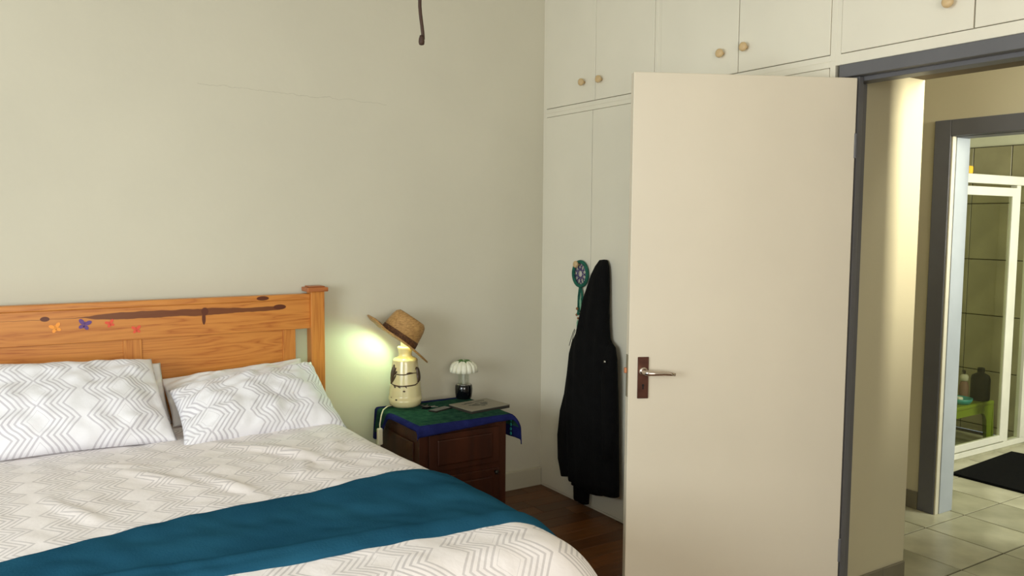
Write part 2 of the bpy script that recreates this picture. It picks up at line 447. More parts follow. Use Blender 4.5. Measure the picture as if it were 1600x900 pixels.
# wall tiles
tw, th = 0.27, 0.404
me_t = box_me(-.004, .004, -tw / 2 + .003, tw / 2 - .003, -th / 2 + .003, th / 2 - .003, 0.002, 1)
me_t.materials.append(M['tile_wall'])
gb = box('grout_bed', XB - .012, XB, -3.4, 0.12, 0.0, 2.075, M['grout'], bw)
gb2 = box('grout_bed', X2 + .14, XB - .012, 0.108, 0.12, 0.0, 2.075, M['grout'], bb)
me_t2 = box_me(-tw / 2 + .003, tw / 2 - .003, -.004, .004, -th / 2 + .003, th / 2 - .003, 0.002, 1); me_t2.materials.append(M['tile_wall'])
for r in range(6):
    zc = 0.052 - th / 2 + r * th
    z0, z1 = zc - th / 2, zc + th / 2
    for c in range(13):
        yc = 0.02 - tw / 2 - c * tw + 0.0
        if yc < -2.2: continue
        o = link('tile', me_t, None, bw); o.location = (XB - .015, yc, zc)
        if z0 < 0: o.scale = (1, 1, (z1 - .003) / th * 1.0); o.location.z = z1 / 2
        if z1 > 2.08:
            o.scale = (1, 1, max(.02, (2.075 - z0) / th)); o.location.z = (z0 + 2.075) / 2
    for c in range(7):
        xc = XB - .02 - tw / 2 - c * tw
        if xc < X2 + .2: continue
        o = link('tile', me_t2, None, bb); o.location = (xc, 0.105, zc)
        if z0 < 0: o.scale = (1, 1, (z1 - .003) / th); o.location.z = z1 / 2
        if z1 > 2.08:
            o.scale = (1, 1, max(.02, (2.075 - z0) / th)); o.location.z = (z0 + 2.075) / 2

# tiled passage floor
ft = box('floor_passage', 0.02, XB, -5.2, 1.2, -0.12, -0.004, M['grout']); struct(ft, 'grey-beige square floor tiles in the passage and bathroom', 'floor')
TX, TY = 0.351, 0.378
ftm = []
for k, (a, b2) in enumerate((((146, 143, 116), (184, 180, 152)), ((156, 152, 126), (196, 192, 166)), ((140, 137, 112), (176, 172, 146)))):
    ftm.append(mat('passage_tile_%d' % k, a, 0.28, scale=5, col2=b2))
fme = []
for k in range(3):
    me = box_me(-TX / 2 + .004, TX / 2 - .004, -TY / 2 + .004, TY / 2 - .004, -0.012, 0.0, 0.0015, 1); me.materials.append(ftm[k]); fme.append(me)
for i in range(-3, 7):
    for j in range(-4, 7):
        xc = 1.262 + (i + .5) * TX; yc = -1.577 - (j - .5) * TY + TY * 0
        if xc - TX / 2 < 0.0 or xc + TX / 2 > XB + .2: continue
        if yc < -3.5 or yc > 0.9: continue
        o = link('tile', random.choice(fme), None, ft); o.location = (xc, yc, 0.0)
# tile skirtings
def skirting(name, pieces, label):
    r = root(name, (pieces[0][0], pieces[0][2], 0), label, 'skirting', kind='structure')
    for p in pieces: box('tile', *p, M['skirt_tile'], r, bev=0.002, seg=1)
skirting('baseboard_passage_end', [(0.112 + k * .1475 + .001, 0.112 + (k + 1) * .1475 - .001, -1.911, -1.9, 0, .102) for k in range(3)], 'dark grey tile skirting on the wall return inside the doorway')
skirting('baseboard_passage', [(X2 - .01, X2, -1.40 + k * .33 + .001, -1.40 + (k + 1) * .33 - .001, 0, .094) for k in range(5)], 'dark grey tile skirting beside the bathroom door frame')

# steel door frames
t1 = root('trim_1', (0, -1.95, 0), 'grey steel frame around the bedroom doorway', 'door frame', kind='structure')
boxes('door_jamb', [(0.014, 0.04, -1.984, -1.914, 0, 2.045), (0.041, 0.112, -1.95, -1.901, 0, 2.03)], M['grey_steel'], t1, bev=0.003)
boxes('lintel', [(-0.008, 0.04, -2.93, -1.912, 2.046, 2.092), (0.041, 0.112, -2.93, -1.9, 2.031, 2.088)], M['grey_steel'], t1, bev=0.003)
boxes('door_jamb', [(-0.004, 0.04, -2.93, -2.85, 0, 2.045), (0.041, 0.112, -2.93, -2.82, 0, 2.03)], M['grey_steel'], t1, bev=0.003)
t2 = root('trim_2', (X2, -1.45, 0), 'grey steel frame around the bathroom doorway', 'door frame', kind='structure')
boxes('door_jamb', [(X2 - .012, X2 + .024, -1.488, -1.402, 0, 2.042)], M['grey_steel'], t2, bev=0.003)
boxes('jamb_stop', [(X2 - .006, X2 + .024, -1.498, -1.4885, 0, 1.959)], M['base'], t2, bev=0.002)
boxes('reveal', [(X2 + .025, X2 + .145, -1.502, -1.42, 0, 1.955)], M['reveal'], t2, bev=0.002)
boxes('lintel', [(X2 - .012, X2 + .024, -2.33, -1.4885, 1.96, 2.042), (X2 + .0245, X2 + .145, -2.249, -1.42, 1.956, 1.999)], M['grey_steel'], t2, bev=0.003)
boxes('door_jamb', [(X2 - .012, X2 + .145, -2.33, -2.25, 0, 1.959)], M['grey_steel'], t2, bev=0.003)

# ================================================================== BUILT-IN CUPBOARDS
def knob_me():
    prof = [(0.006, 0.0), (0.0065, 0.008), (0.009, 0.012), (0.0165, 0.017), (0.019, 0.023), (0.0175, 0.030), (0.011, 0.034), (0.003, 0.035)]
    me = lathe_me(prof, 20)
    for v in me.vertices: v.co = Vector((-v.co.z, v.co.x, v.co.y))
    me.materials.append(M['knob'])
    for p in me.polygons: p.use_smooth = True
    return me
KNOB = knob_me()
def cupboard(name, label, y0, y1, z0, z1, doors, group):
    """face at x = 0, carcass behind; y0 > y1"""
    r = root(name, (0, (y0 + y1) / 2, z0), label, 'cupboard', group)
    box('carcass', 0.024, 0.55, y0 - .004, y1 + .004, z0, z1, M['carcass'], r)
    ya = doors[0][0]; yb = doors[-1][1]; za = doors[0][2]; zb = doors[0][3]
    g = 0.0022
    if y0 - ya > .004: box('stile', 0.0, 0.022, y0, ya + g, z0, z1, M['cupboard'], r, bev=0.001, seg=1)
    if yb - y1 > .004: box('stile', 0.0, 0.022, yb - g, y1, z0, z1, M['cupboard'], r, bev=0.001, seg=1)
    if z1 - zb > .004: box('top_rail', 0.0, 0.022, ya + g, yb - g, zb + g, z1, M['cupboard'], r, bev=0.001, seg=1)
    if za - z0 > .004: box('bottom_rail', 0.0, 0.022, ya + g, yb - g, z0, za - g, M['cupboard'], r, bev=0.001, seg=1)
    for a, b, c, d, kn in doors:
        dr = box('cupboard_door', -0.003, 0.018, a, b, c, d, M['cupboard'], r, bev=0.0015, seg=1)
        if kn:
            k = link('knob', KNOB, None, dr); k.location = (-0.003, kn[0], kn[1])
    return r
gl, gu = 'built-in cupboards along the right wall', 'overhead cupboards along the right wall'
cupboard('wardrobe', 'tall cream two-door wardrobe in the corner with coat and dreamcatcher on its knobs', 0.0, -.928, 0.0, 2.1125,
         [(-.031, -.4455, .014, 2.088, (-.354, 1.29)), (-.450, -.905, .014, 2.088, (-.556, 1.293))], gl)
cupboard('wardrobe', 'tall cream wardrobe mostly hidden behind the open bedroom door', -.928, -1.89, 0.0, 2.1125,
         [(-.952, -1.418, .014, 2.088, None), (-1.4225, -1.865, .014, 2.088, None)], gl)
cupboard('overhead_cupboard', 'cream overhead cupboard nearest the corner, above the coat', 0.0, -.928, 2.1125, CEIL,
         [(-.031, -.4635, 2.137, 2.82, (-.376, 2.237)), (-.467, -.905, 2.137, 2.82, (-.519, 2.233))], gu)
cupboard('overhead_cupboard', 'cream overhead cupboard directly above the top of the open door', -.928, -1.89, 2.1125, CEIL,
         [(-.952, -1.418, 2.137, 2.82, (-1.338, 2.227)), (-1.4225, -1.865, 2.137, 2.82, (-1.467, 2.232))], gu)
cupboard('overhead_cupboard', 'cream overhead cupboard above the grey door lintel', -1.89, -2.93, 2.094, CEIL,
         [(-1.914, -2.395, 2.135, 2.82, (-2.322, 2.228)), (-2.400, -2.905, 2.135, 2.82, (-2.475, 2.23))], gu)

# ================================================================== BEDROOM DOOR
D0 = Vector((-.008, -1.9915)); D1 = Vector((-.744, -1.633))
dd = D1 - D0; ang = math.atan2(dd.y, dd.x); DW = dd.length
dr = root('door_1', (D0.x, D0.y, 0), 'plain cream flush door standing open into the bedroom', 'door', kind='structure', rz=ang)
def dbox(name, u0, u1, v0, v1, z0, z1, m, parent, bev=0.0, seg=2):
    me = box_me(u0, u1, v0, v1, z0, z1, bev, seg)
    o = link(name, me, m, parent, world=False)
    return o
leaf = dbox('door_leaf', 0, DW, -.038, 0, .012, 2.036, M['door'], dr, bev=.002, seg=1)
hp = dbox('handle_plate', DW - .072, DW - .032, 0, .006, .886, 1.036, M['bronze'], dr, bev=.002)
o = link('keyhole', prism_me([(.0045 * math.cos(a) + 0, .0045 * math.sin(a)) for a in [math.radians(d) for d in range(-60, 241, 20)]] + [(-.0025, -.014), (.0025, -.014)],
         .0006, lambda a, b, t: (DW - .052 + a, .0058 + t, .934 + b)), M['keyhole'], hp, world=False)
lv = root_l = link('lever_handle', tube_me([(DW - .052, .006, .985), (DW - .052, .030, .985), (DW - .054, .042, .985), (DW - .062, .047, .984), (DW - .085, .048, .983),
          (DW - .115, .047, .983), (DW - .140, .046, .981), (DW - .158, .044, .978)], [.012, .0105, .0105, .010, .0085, .008, .0075, .0055], 14), M['chrome'], dr, True, world=False)
rs = lathe_me([(.016, 0), (.016, .004), (.0135, .008), (.011, .009)], 24)
for v in rs.vertices: v.co = Vector((v.co.x + DW - .052, v.co.z + .006, v.co.y + .985))
link('rose', rs, M['chrome'], lv, True, world=False)
lp = dbox('latch_plate', DW, DW + .002, -.030, -.008, .89, 1.042, M['iron'], dr)
dbox('latch_bolt', DW + .002, DW + .012, -.025, -.013, .975, .995, M['brass'], lp, bev=.002)
for z in (.25, 1.75):
    dbox('hinge', -.006, .004, -.012, .003, z, z + .09, M['grey_steel'], dr, bev=.003)

# ================================================================== BED
BX = -2.152
bed = root('bed', (BX, -1.0, 0), 'double bed with an orange pine panel headboard against the wall', 'bed')
for s, xc in ((1, -1.349), (-1, -2.955)):
    p = box('headboard_post', xc - .033, xc + .033, -.100, -.034, 0, 1.178, M['pine_z'], bed, bev=.003)
    boxes('post_cap', [(xc - .053, xc + .047, -.114, -.022, 1.178, 1.198), (xc - .040, xc + .034, -.106, -.030, 1.198, 1.204)], M['pine_cap'], p, bev=.003)
box('top_rail', -2.922, -1.382, -.080, -.045, 1.004, 1.142, M['pine_rail'], bed, bev=.002)
box('rail_cap', -2.922, -1.382, -.088, -.040, 1.142, 1.168, M['pine_rail'], bed, bev=.004)
for a, b in ((-1.510, -1.450), (-2.188, -2.116), (-2.854, -2.794)):
    box('stile', a, b, -.074, -.050, .45, 1.004, M['pine_z'], bed, bev=.002)
for a, b in ((-2.116, -1.510), (-2.794, -2.188)):
    bm = bmesh.new()
    box('panel', a, b, -.068, -.055, .45, 1.004, M['pine_x'], bed, bev=.001)
box('bottom_rail', -2.922, -1.382, -.080, -.045, .30, .45, M['pine_x'], bed, bev=.002)
for xc in (-1.40, -2.905):
    box('side_rail', xc - .014, xc + .014, -2.04, -.1, .24, .38, M['pine_x'], bed, bev=.002)
    box('leg', xc - .033, xc + .033, -2.08, -2.02, 0, .38, M['pine_z'], bed, bev=.003)
box('foot_rail', -2.872, -1.433, -2.065, -2.037, .24, .38, M['pine_x'], bed, bev=.002)
for k in range(9):
    box('slat', -2.89, -1.415, -.30 - k * .21, -.23 - k * .21, .31, .33, M['pine_x'], bed)
mt = box('mattress', BX - .745, BX + .745, -2.04, -.115, .33, .585, M['mattress'], bev=.04, seg=3)
tag(mt, 'mattress on the pine bed, wrapped by the patterned bedding', 'mattress')

# butterfly stickers on the headboard
def butterfly(x, z, s, m, label, rot=0.0):
    bm_pts = []
    def lobe(cx, cz, rx, rz, a):
        return [(cx + rx * math.cos(t) * math.cos(a) - rz * math.sin(t) * math.sin(a),
                 cz + rx * math.cos(t) * math.sin(a) + rz * math.sin(t) * math.cos(a)) for t in [2 * PI * k / 14 for k in range(14)]]
    vs = []; fs = []
    for cx, cz, rx, rz, a in ((-.5, .42, .55, .33, 2.45), (.5, .42, .55, .33, .7), (-.38, -.38, .42, .30, 3.9), (.38, -.38, .42, .30, -.76), (0, 0, .1, .6, 0)):
        L = lobe(cx, cz, rx, rz, a); b = len(vs); n = len(L)
        for t in (-.0808, -.0822):
            for px, pz in L:
                X = (px * math.cos(rot) - pz * math.sin(rot)) * s + x; Z = (px * math.sin(rot) + pz * math.cos(rot)) * s + z
                vs.append((X, t, Z))
        fs.append(tuple(range(b + n, b + 2 * n))); fs.append(tuple(range(b + n - 1, b - 1, -1)))
        for i in range(n):
            j = (i + 1) % n; fs.append((b + i, b + j, b + j + n, b + i + n))
    o = link('butterfly_sticker', mesh_from(vs, fs), m)
    tag(o, label, 'sticker', 'butterfly stickers on the headboard')
butterfly(-2.437, 1.071, .022, M['st_orange'], 'orange butterfly sticker, leftmost on the pine headboard', .3)
butterfly(-2.333, 1.078, .025, M['st_purple'], 'purple butterfly sticker on the pine headboard', -.25)
butterfly(-2.237, 1.077, .018, M['st_red'], 'red butterfly sticker next to the purple one, the higher red one', .35)
butterfly(-2.137, 1.046, .019, M['st_red'], 'red butterfly sticker, rightmost and lowest on the headboard', .1)

# ---- duvet surface
TOP = 0.632
def fold(s, a, r):
    """arc-length s -> (horizontal, drop)"""
    if s <= a: return s, 0.0
    t = (s - a) / r
    if t < PI / 2: return a + r * math.sin(t), r * (1 - math.cos(t))
    e = s - a - r * PI / 2
    return a + r + e * 0.06, r + e
def ridge(x, y, x0, y0, x1, y1, wd, h):
    dx, dy = x1 - x0, y1 - y0; L2 = dx * dx + dy * dy
    t = max(0, min(1, ((x - x0) * dx + (y - y0) * dy) / L2))
    d = math.hypot(x - x0 - t * dx, y - y0 - t * dy)
    return h * math.exp(-(d / wd) ** 2) * math.sin(PI * min(1, max(0.02, .1 + t * .9)))
RID = [(-1.95, -.62, -1.62, -1.02, .022, .014), (-1.80, -.72, -1.60, -1.20, .025, .012), (-1.62, -1.02, -1.50, -.70, .03, .010),
       (-2.32, -.80, -2.10, -1.12, .022, .012), (-2.45, -.66, -2.15, -.86, .02, .008), (-2.08, -1.00, -1.95, -1.35, .022, .012),
       (-1.55, -1.0, -1.40, -1.22, .03, .010), (-1.80, -1.22, -1.70, -.95, .02, .009), (-2.55, -1.0, -2.40, -1.35, .02, .01)]
DR = .20
def duvet_a(t): return .660 + .050 * min(1, max(0, (t - .6) / .8))
def duvet_pt(s, t, off=0.0):
    """s across from centre (m), t from head towards foot (m)"""
    a = duvet_a(t)
    hx, d1 = fold(abs(s), a, DR)
    hy, d2 = fold(t, 1.875, .15)
    x = BX + math.copysign(hx, s); yy = -.16 - hy
    z = TOP - d1 - d2
    fl = 1.0 if d1 + d2 < .02 else .5
    h = 0.010 * nz(x * 2.3 + 4, yy * 2.3, 1) + .006 * nz(x * 6, yy * 6 + 3, 2) + .004 * nz(x * 14 + yy * 6, yy * 11, 5)
    for r in RID: h += ridge(x, yy, *r)
    z += h * fl
    if d1 > 0.06: x += math.copysign(1, s) * (.012 * math.sin(t * 9 + 1) + .02 * nz(t * 3, 0, 7)) * min(1, (d1 - .06) * 6)
    if d2 > 0.06: yy -= (.012 * math.sin(s * 9) + .02 * nz(s * 3, 4, 7)) * min(1, (d2 - .06) * 6)
    if off:
        # outward offset
        if abs(s) > a:
            q = min(1, (abs(s) - a) / (DR * PI / 2)); x += math.copysign(off * math.sin(q * PI / 2), s); z += off * math.cos(q * PI / 2)
        else: z += off
    return Vector((x, yy, max(z, .16)))
def grid_me(fn, us, vs_, uvfn, thick=0.0):
    V = []; F = []; UV = []
    nu, nv = len(us), len(vs_)
    for v in vs_:
        for u in us: V.append(fn(u, v)); UV.append(uvfn(u, v))
    for j in range(nv - 1):
        for i in range(nu - 1):
            F.append((j * nu + i, j * nu + i + 1, (j + 1) * nu + i + 1, (j + 1) * nu + i))
    me = mesh_from(V, F)
    ul = me.uv_layers.new(name='UVMap')
    for lp_ in me.loops: ul.data[lp_.index].uv = UV[lp_.vertex_index]
    return me
def lsp(a, b, n): return [a + (b - a) * i / (n - 1) for i in range(n)]
me = grid_me(lambda s, t: duvet_pt(s, t), lsp(-1.16, 1.16, 170), lsp(0.0, 2.35, 170), lambda s, t: (s + 1.3, t))
dv = link('duvet', me, M['linen'], None, True)
sm = dv.modifiers.new('thickness', 'SOLIDIFY'); sm.thickness = .02; sm.offset = -1
tag(dv, 'white duvet with a grey zigzag print spread over the bed', 'duvet')

# ---- teal throw
def thr_back(s):  # t of back edge
    k = (s + .9) / 1.8
    return 1.45 - .29 * k - .055 * math.sin(k * PI * 1.0) + .06 * max(0, k - .85) / .15 * 1.0
def thr_front(s):
    k = (s + .9) / 1.8
    return 1.62 + .17 * k
def thr(s, k):
    t = thr_back(s) + (thr_front(s) - thr_back(s)) * k
    p = duvet_pt(s, t, .020)
    e = min(k, 1 - k)
    edge = min(1, e / .06)
    p.z -= .014 * (1 - edge) ** 2
    f = .002 * math.sin(k * 15 + 3 * nz(s * 1.4, 0, 3) + s * 1.2) * min(1, e * 6) + .008 * nz(s * 2.2, k * 3, 9)
    f += .007 * math.exp(-((k - .86 - .06 * math.sin(s * 3)) / .04) ** 2)
    p.z += f
    return p
me = grid_me(thr, lsp(-1.1, 1.02, 150), lsp(0, 1, 60), lambda s, k: (s, k))
tb = link('throw_blanket', me, M['teal_throw'], None, True)
sm = tb.modifiers.new('thickness', 'SOLIDIFY'); sm.thickness = .014; sm.offset = -1
tag(tb, 'teal fleece throw laid across the foot half of the bed', 'blanket')

# ---- pillows
def pillow(label, BL, BR, TR, TL, th, m, seed, back=.45, flange=False, pinch=.05, puff=.55, sag=0.0):
    BL, BR, TR, TL = map(Vector, (BL, BR, TR, TL))
    nrm = (BR - BL).cross(TL - BL).normalized()
    if nrm.y > 0: nrm = -nrm
    nu, nv = 60, 40
    W = ((BR - BL).length + (TR - TL).length) / 2; H = ((TL - BL).length + (TR - BR).length) / 2
    V = []; F = []; UV = []
    idx = {}
    for side in (0, 1):
        for j in range(nv + 1):
            for i in range(nu + 1):
                a, b = i / nu, j / nv
                bd = i in (0, nu) or j in (0, nv)
                if bd and side == 1: idx[(1, i, j)] = idx[(0, i, j)]; continue
                ca, cb = 2 * a - 1, 2 * b - 1
                # mid edges pulled inward
                pa = a + (-ca) * pinch * (1 - cb * cb) * abs(ca) ** 3 * .5
                pb = b + (-cb) * pinch * (1 - ca * ca) * abs(cb) ** 3 * 1.0
                p = BL * (1 - pa) * (1 - pb) + BR * pa * (1 - pb) + TR * pa * pb + TL * (1 - pa) * pb
                prof = (max(0, 1 - abs(ca) ** 2.6) * max(0, 1 - abs(cb) ** 2.2)) ** puff
                wr = .015 * nz(a * 5 + seed, b * 3.5, seed) + .009 * nz(a * 12, b * 9 + seed, seed * 2) + .020 * nz((a + b) * 3.5 + seed, (a - b) * 9, seed + 4) * (abs(ca) * .6 + .4)
                if side == 0: p = p + nrm * (th * prof + wr * min(1, prof * 2.2))
                else: p = p - nrm * (th * back * prof)
                p.z -= sag * prof * (1 - abs(cb))
                idx[(side, i, j)] = len(V); V.append(p); UV.append((a * W, b * H))
    for side in (0, 1):
        for j in range(nv):
            for i in range(nu):
                f = [idx[(side, i, j)], idx[(side, i + 1, j)], idx[(side, i + 1, j + 1)], idx[(side, i, j + 1)]]
                F.append(f if side == 0 else f[::-1])
    me = mesh_from(V, F)
    ul = me.uv_layers.new(name='UVMap')
    for l in me.loops: ul.data[l.index].uv = (UV[l.vertex_index][0] + seed * .21, UV[l.vertex_index][1] + seed * .07)
    o = link('pillow', me, m, None, True)
    return tag(o, label, 'pillow', 'pillows at the head of the bed')
pillow('zigzag print pillow propped upright against the left half of the headboard', (-2.76, -.50, .655), (-2.058, -.50, .648), (-2.100, -.20, .935), (-2.76, -.20, .965), .095, M['linen_p'], 1, pinch=.03)
pillow('plain white pillow behind the left zigzag pillow, its corner showing', (-2.70, -.235, .66), (-2.03, -.235, .66), (-2.055, -.135, .905), (-2.70, -.135, .915), .03, M['plain_linen'], 2, pinch=.02)
pillow('zigzag print pillow leaning to the right beside the headboard post', (-2.055, -.595, .645), (-1.372, -.53, .615), (-1.425, -.215, .868), (-2.055, -.30, .815), .10, M['linen_p'], 3, pinch=.05)
pillow('plain white pillow lying behind the right zigzag pillow', (-2.04, -.30, .66), (-1.42, -.26, .66), (-1.445, -.125, .875), (-2.06, -.135, .835), .05, M['plain_linen'], 4, pinch=.03)

# ================================================================== BEDSIDE CABINET
NX0, NX1, NY0, NY1, NZ = -1.055, -.582, -.57, -.115, .586
ns = root('bedside_cabinet', ((NX0 + NX1) / 2, (NY0 + NY1) / 2, 0), 'dark mahogany bedside cabinet with panelled door between bed and corner', 'cabinet')
box('body', NX0 + .012, NX1 - .012, NY0 + .02, NY1, .06, NZ - .022, M['mahog'], ns, bev=.003)
box('top', NX0 - .004, NX1 + .004, NY0 - .008, NY1 + .002, NZ - .022, NZ, M['mahog'], ns, bev=.005)
box('plinth', NX0 + .004, NX1 - .004, NY0 + .008, NY1, 0, .06, M['mahog'], ns, bev=.003)
box('front_frame', NX0 + .006, NX1 - .006, NY0 + .006, NY0 + .02, .06, NZ - .022, M['mahog'], ns, bev=.002)
cd = box('cabinet_door', NX0 + .05, NX1 - .05, NY0 - .006, NY0 + .006, .09, .345, M['mahog'], ns, bev=.003)
box('raised_panel', NX0 + .09, NX1 - .09, NY0 - .014, NY0 - .004, .125, .31, M['mahog'], cd, bev=.006)
dw = box('drawer_front', NX0 + .05, NX1 - .05, NY0 - .006, NY0 + .006, .372, .545, M['mahog'], ns, bev=.003)
box('raised_panel', NX0 + .09, NX1 - .09, NY0 - .014, NY0 - .004, .40, .52, M['mahog'], dw, bev=.006)
k = lathe_me([(.004, 0), (.004, .01), (.010, .016), (.011, .021), (.006, .026), (.001, .027)], 16)
for v in k.vertices: v.co = Vector((v.co.x + NX1 - .075, NY0 - .006 - v.co.z, v.co.y + .33))
link('knob', k, M['dark_metal'], cd, True)
for sx in (0,):
    box('side_panel', NX0 + .004, NX0 + .013, NY0 + .07, NY1 - .07, .12, NZ - .08, M['mahog'], ns, bev=.003)

# towel over the cabinet
def towel_pt(u, v, off=0.0):
    """u in [0,1] left-right, v in [0,1] back-front"""
    YB, YF = NY1 - .01, NY0 - .012
    X0, X1 = NX0 - .006, NX1 + .006
    r = .010; zt = NZ + .008
    # how far the front lip hangs: most at the left corner
    lipmax = .050
    q = (YB - YF + lipmax) * v
    yn = YB - min(q, YB - YF)
    k = 1 / (1 + math.exp(-(yn + .235) * 55))           # the back part hangs further down on the left
    left = .022 + .13 * k
    right = .130
    s = -left + (X1 - X0 + left + right) * u
    lip = lipmax - .022 * min(1, max(0, s) / .40)
    over = max(0, q - (YB - YF)) * lip / lipmax
    hy, dy = fold(over, 0, r)
    y = yn - hy
    z = zt - dy
    if s < 0:
        h, d = fold(-s, 0, r); x = X0 - h; z -= d * (1 if over == 0 else .9)
        x -= .012 * math.sin(y * 26) * min(1, d * 9) * k
    elif s > X1 - X0:
        h, d = fold(s - (X1 - X0), 0, r); x = X1 + h; z -= d
        e = min(1, d / .06)
        x += .030 * math.sin(e * PI / 2) + .004 * math.sin(y * 30) * e
        y -= .006 * e
    else: x = X0 + s
    z += .0012 * nz(x * 22, y * 22, 3)
    return Vector((x, y, z))
nu, nv = 90, 50
me = grid_me(lambda u, v: towel_pt(u, v), lsp(0, 1, nu), lsp(0, 1, nv), lambda u, v: (u, v))
tw_o = link('towel', me, [M['towel_green'], M['towel_blue']], None, True)
for p in me.polygons:
    j, i = divmod(p.index, nu - 1)
    if j < 3 or j >= nv - 6 or i < 4 or i >= nu - 9: p.material_index = 1
sm = tw_o.modifiers.new('thickness', 'SOLIDIFY'); sm.thickness = .005; sm.offset = -1
tag(tw_o, 'green towel with a blue border covering the bedside cabinet', 'towel')
for q in range(4):
    zz = .555 - q * .022; yy = -.562
    pts = [(NX1 + .045 + .003 * math.sin(a * 2), -.535 + .006 * math.cos(a), zz + .007 * math.sin(a)) for a in [2 * PI * n / 10 for n in range(10)]]
    tube('embroidered_loop', [(NX1 + .040, p[1], p[2]) for p in pts], .0018, M['teal_thread'], tw_o, 6, True)

# ================================================================== THINGS ON THE CABINET
TZ = NZ + .009
# lamp
LX, LY = -.925, -.155
lamp = root('table_lamp', (LX, LY, TZ), 'cream ceramic bottle lamp with painted brown trees under a straw hat', 'lamp')
prof = [(.001, .0), (.060, .0), (.070, .004), (.078, .014), (.0815, .03), (.082, .045)]
for k in range(14):
    t = k / 13; r = .082 - .0205 * t ** 1.05
    prof.append((r + (.0006 if k % 2 else 0), .045 + t * .185))
prof += [(.059, .237), (.050, .243), (.037, .247), (.033, .255), (.033, .268), (.036, .281), (.038, .288), (.038, .296), (.034, .299), (.02, .299)]
link('base', lathe_me(prof, 56, (LX, LY, TZ)), M['ceramic'], lamp, True)
link('bulb_holder', lathe_me([(.020, .297), (.022, .300), (.021, .335), (.0185, .338), (.0185, .355), (.016, .360)], 28, (LX, LY, TZ)), M['lampwhite'], lamp, True)
bulb_m = bpy.data.materials.new('lit_bulb'); bulb_m.use_nodes = True
bb_ = bulb_m.node_tree.nodes['Principled BSDF']; bb_.inputs['Base Color'].default_value = (.9, .95, .8, 1)
bb_.inputs['Emission Color'].default_value = (0.60, 1.0, 0.60, 1); bb_.inputs['Emission Strength'].default_value = 200
link('bulb', lathe_me([(.012, .358), (.014, .366), (.019, .376), (.0235, .388), (.024, .398), (.019, .411), (.010, .418), (.001, .420)], 24, (LX - .012, LY + .005, TZ)), bulb_m, lamp, True)
# painted decoration that follows the glaze (slightly raised brush strokes)
def rad_at(z):
    for (r0, z0), (r1, z1) in zip(prof, prof[1:]):
        if z0 <= z <= z1 and z1 > z0: return r0 + (r1 - r0) * (z - z0) / (z1 - z0)
    return .06
def onlamp(a, z, out=.0008):
    r = rad_at(z) + out; return (LX + r * math.cos(a), LY + r * math.sin(a), TZ + z)
A0 = math.atan2(-3.886 - LY, -2.674 - LX)      # towards the viewer's side of the room
def stroke(pts, w):
    P = []
    for (a0, z0), (a1, z1) in zip(pts, pts[1:]):
        for k in range(6): t = k / 6; P.append(onlamp(A0 + a0 + (a1 - a0) * t, z0 + (z1 - z0) * t))
    P.append(onlamp(A0 + pts[-1][0], pts[-1][1]))
    n = len(P); return tube_me(P, [w * (.5 + .9 * math.sin(PI * min(1, .12 + .82 * i / n))) for i in range(n)], 6)
strokes = [([(-1.05, .172), (-.45, .168), (-.1, .168), (.25, .172), (.6, .174), (.95, .172)], .0026), ([(.1, .174), (.3, .177), (.55, .175)], .0030),
           ([(-1.05, .118), (-.7, .114), (-.3, .112), (.2, .114), (.7, .116), (1.0, .124)], .0030), ([(-1.10, .118), (-1.0, .15), (-.93, .19), (-.98, .215)], .0065),
           ([(-.98, .17), (-.85, .185), (-.75, .20)], .0050), ([(-.95, .16), (-.72, .178), (-.62, .182)], .0045), ([(-1.15, .13), (-1.1, .17), (-1.08, .2)], .0075), ([(-.96, .13), (-.8, .15), (-.7, .165)], .0035),
           ([(1.0, .125), (1.06, .16), (1.02, .20)], .0075), ([(1.15, .13), (1.18, .16), (1.15, .195)], .008), ([(.85, .19), (.98, .20)], .004),
           ([(-.8, .112), (-.7, .104), (-.66, .112)], .0025), ([(-.5, .110), (-.3, .104)], .0022), ([(-.15, .088), (0, .088)], .0036), ([(-.62, .045), (-.5, .045)], .0034), ([(-1.0, .053), (-.95, .053)], .002),
           ([(.0, .112), (.1, .104)], .0022)]
for st, wdt in strokes:
    link('painted_stroke', stroke(st, wdt * .85), M['brush'], lamp, True)
cp = [(LX - .078, LY - .01, TZ + .012), (LX - .11, LY - .03, TZ + .014), (LX - .145, LY - .06, TZ + .008), (NX0 - .036, LY - .085, TZ - .012), (NX0 - .050, LY - .10, TZ - .05), (NX0 - .052, LY - .105, TZ - .10),
      (NX0 - .053, LY - .105, TZ - .15), (NX0 - .050, LY - .10, TZ - .25), (NX0 - .04, LY - .09, .08), (NX0 - .04, -.06, .02)]
cd_ = tube('power_cord', cp, .0032, M['cream_plastic'], lamp, 8)
sw = box('inline_switch', NX0 - .066, NX0 - .040, LY - .116, LY - .094, TZ - .148, TZ - .068, M['cream_plastic'], cd_, bev=.006, seg=3)
# straw hat: crown + curved brim, tilted over the bulb
hat = root('straw_hat', (LX + .02, LY, TZ + .37), 'woven straw hat with dark brown band perched on the lamp as a shade', 'hat')
R_, U_, W_ = Vector((.844, -.5363, .0073)), Vector((.0367, .0714, .9968)), Vector((.5351, .841, -.0799))
axis = (R_ * .545 + U_ * .82 + W_ * .13).normalized()
fwd = (R_ * .82 - U_ * .545); fwd = (fwd - axis * fwd.dot(axis)).normalized(); sdv = axis.cross(fwd)
HC = Vector((-.966, LY - .005, .937))
def hat_pt(a, b, h): return HC + fwd * a + sdv * b + axis * h
def hat_surface(rows, n=56):
    V = []; F = []
    for fn in rows:
        for i in range(n): V.append(fn(2 * PI * i / n))
    for j in range(len(rows) - 1):
        for i in range(n):
            k = (i + 1) % n; F.append((j * n + i, j * n + k, (j + 1) * n + k, (j + 1) * n + i))
    return V, F
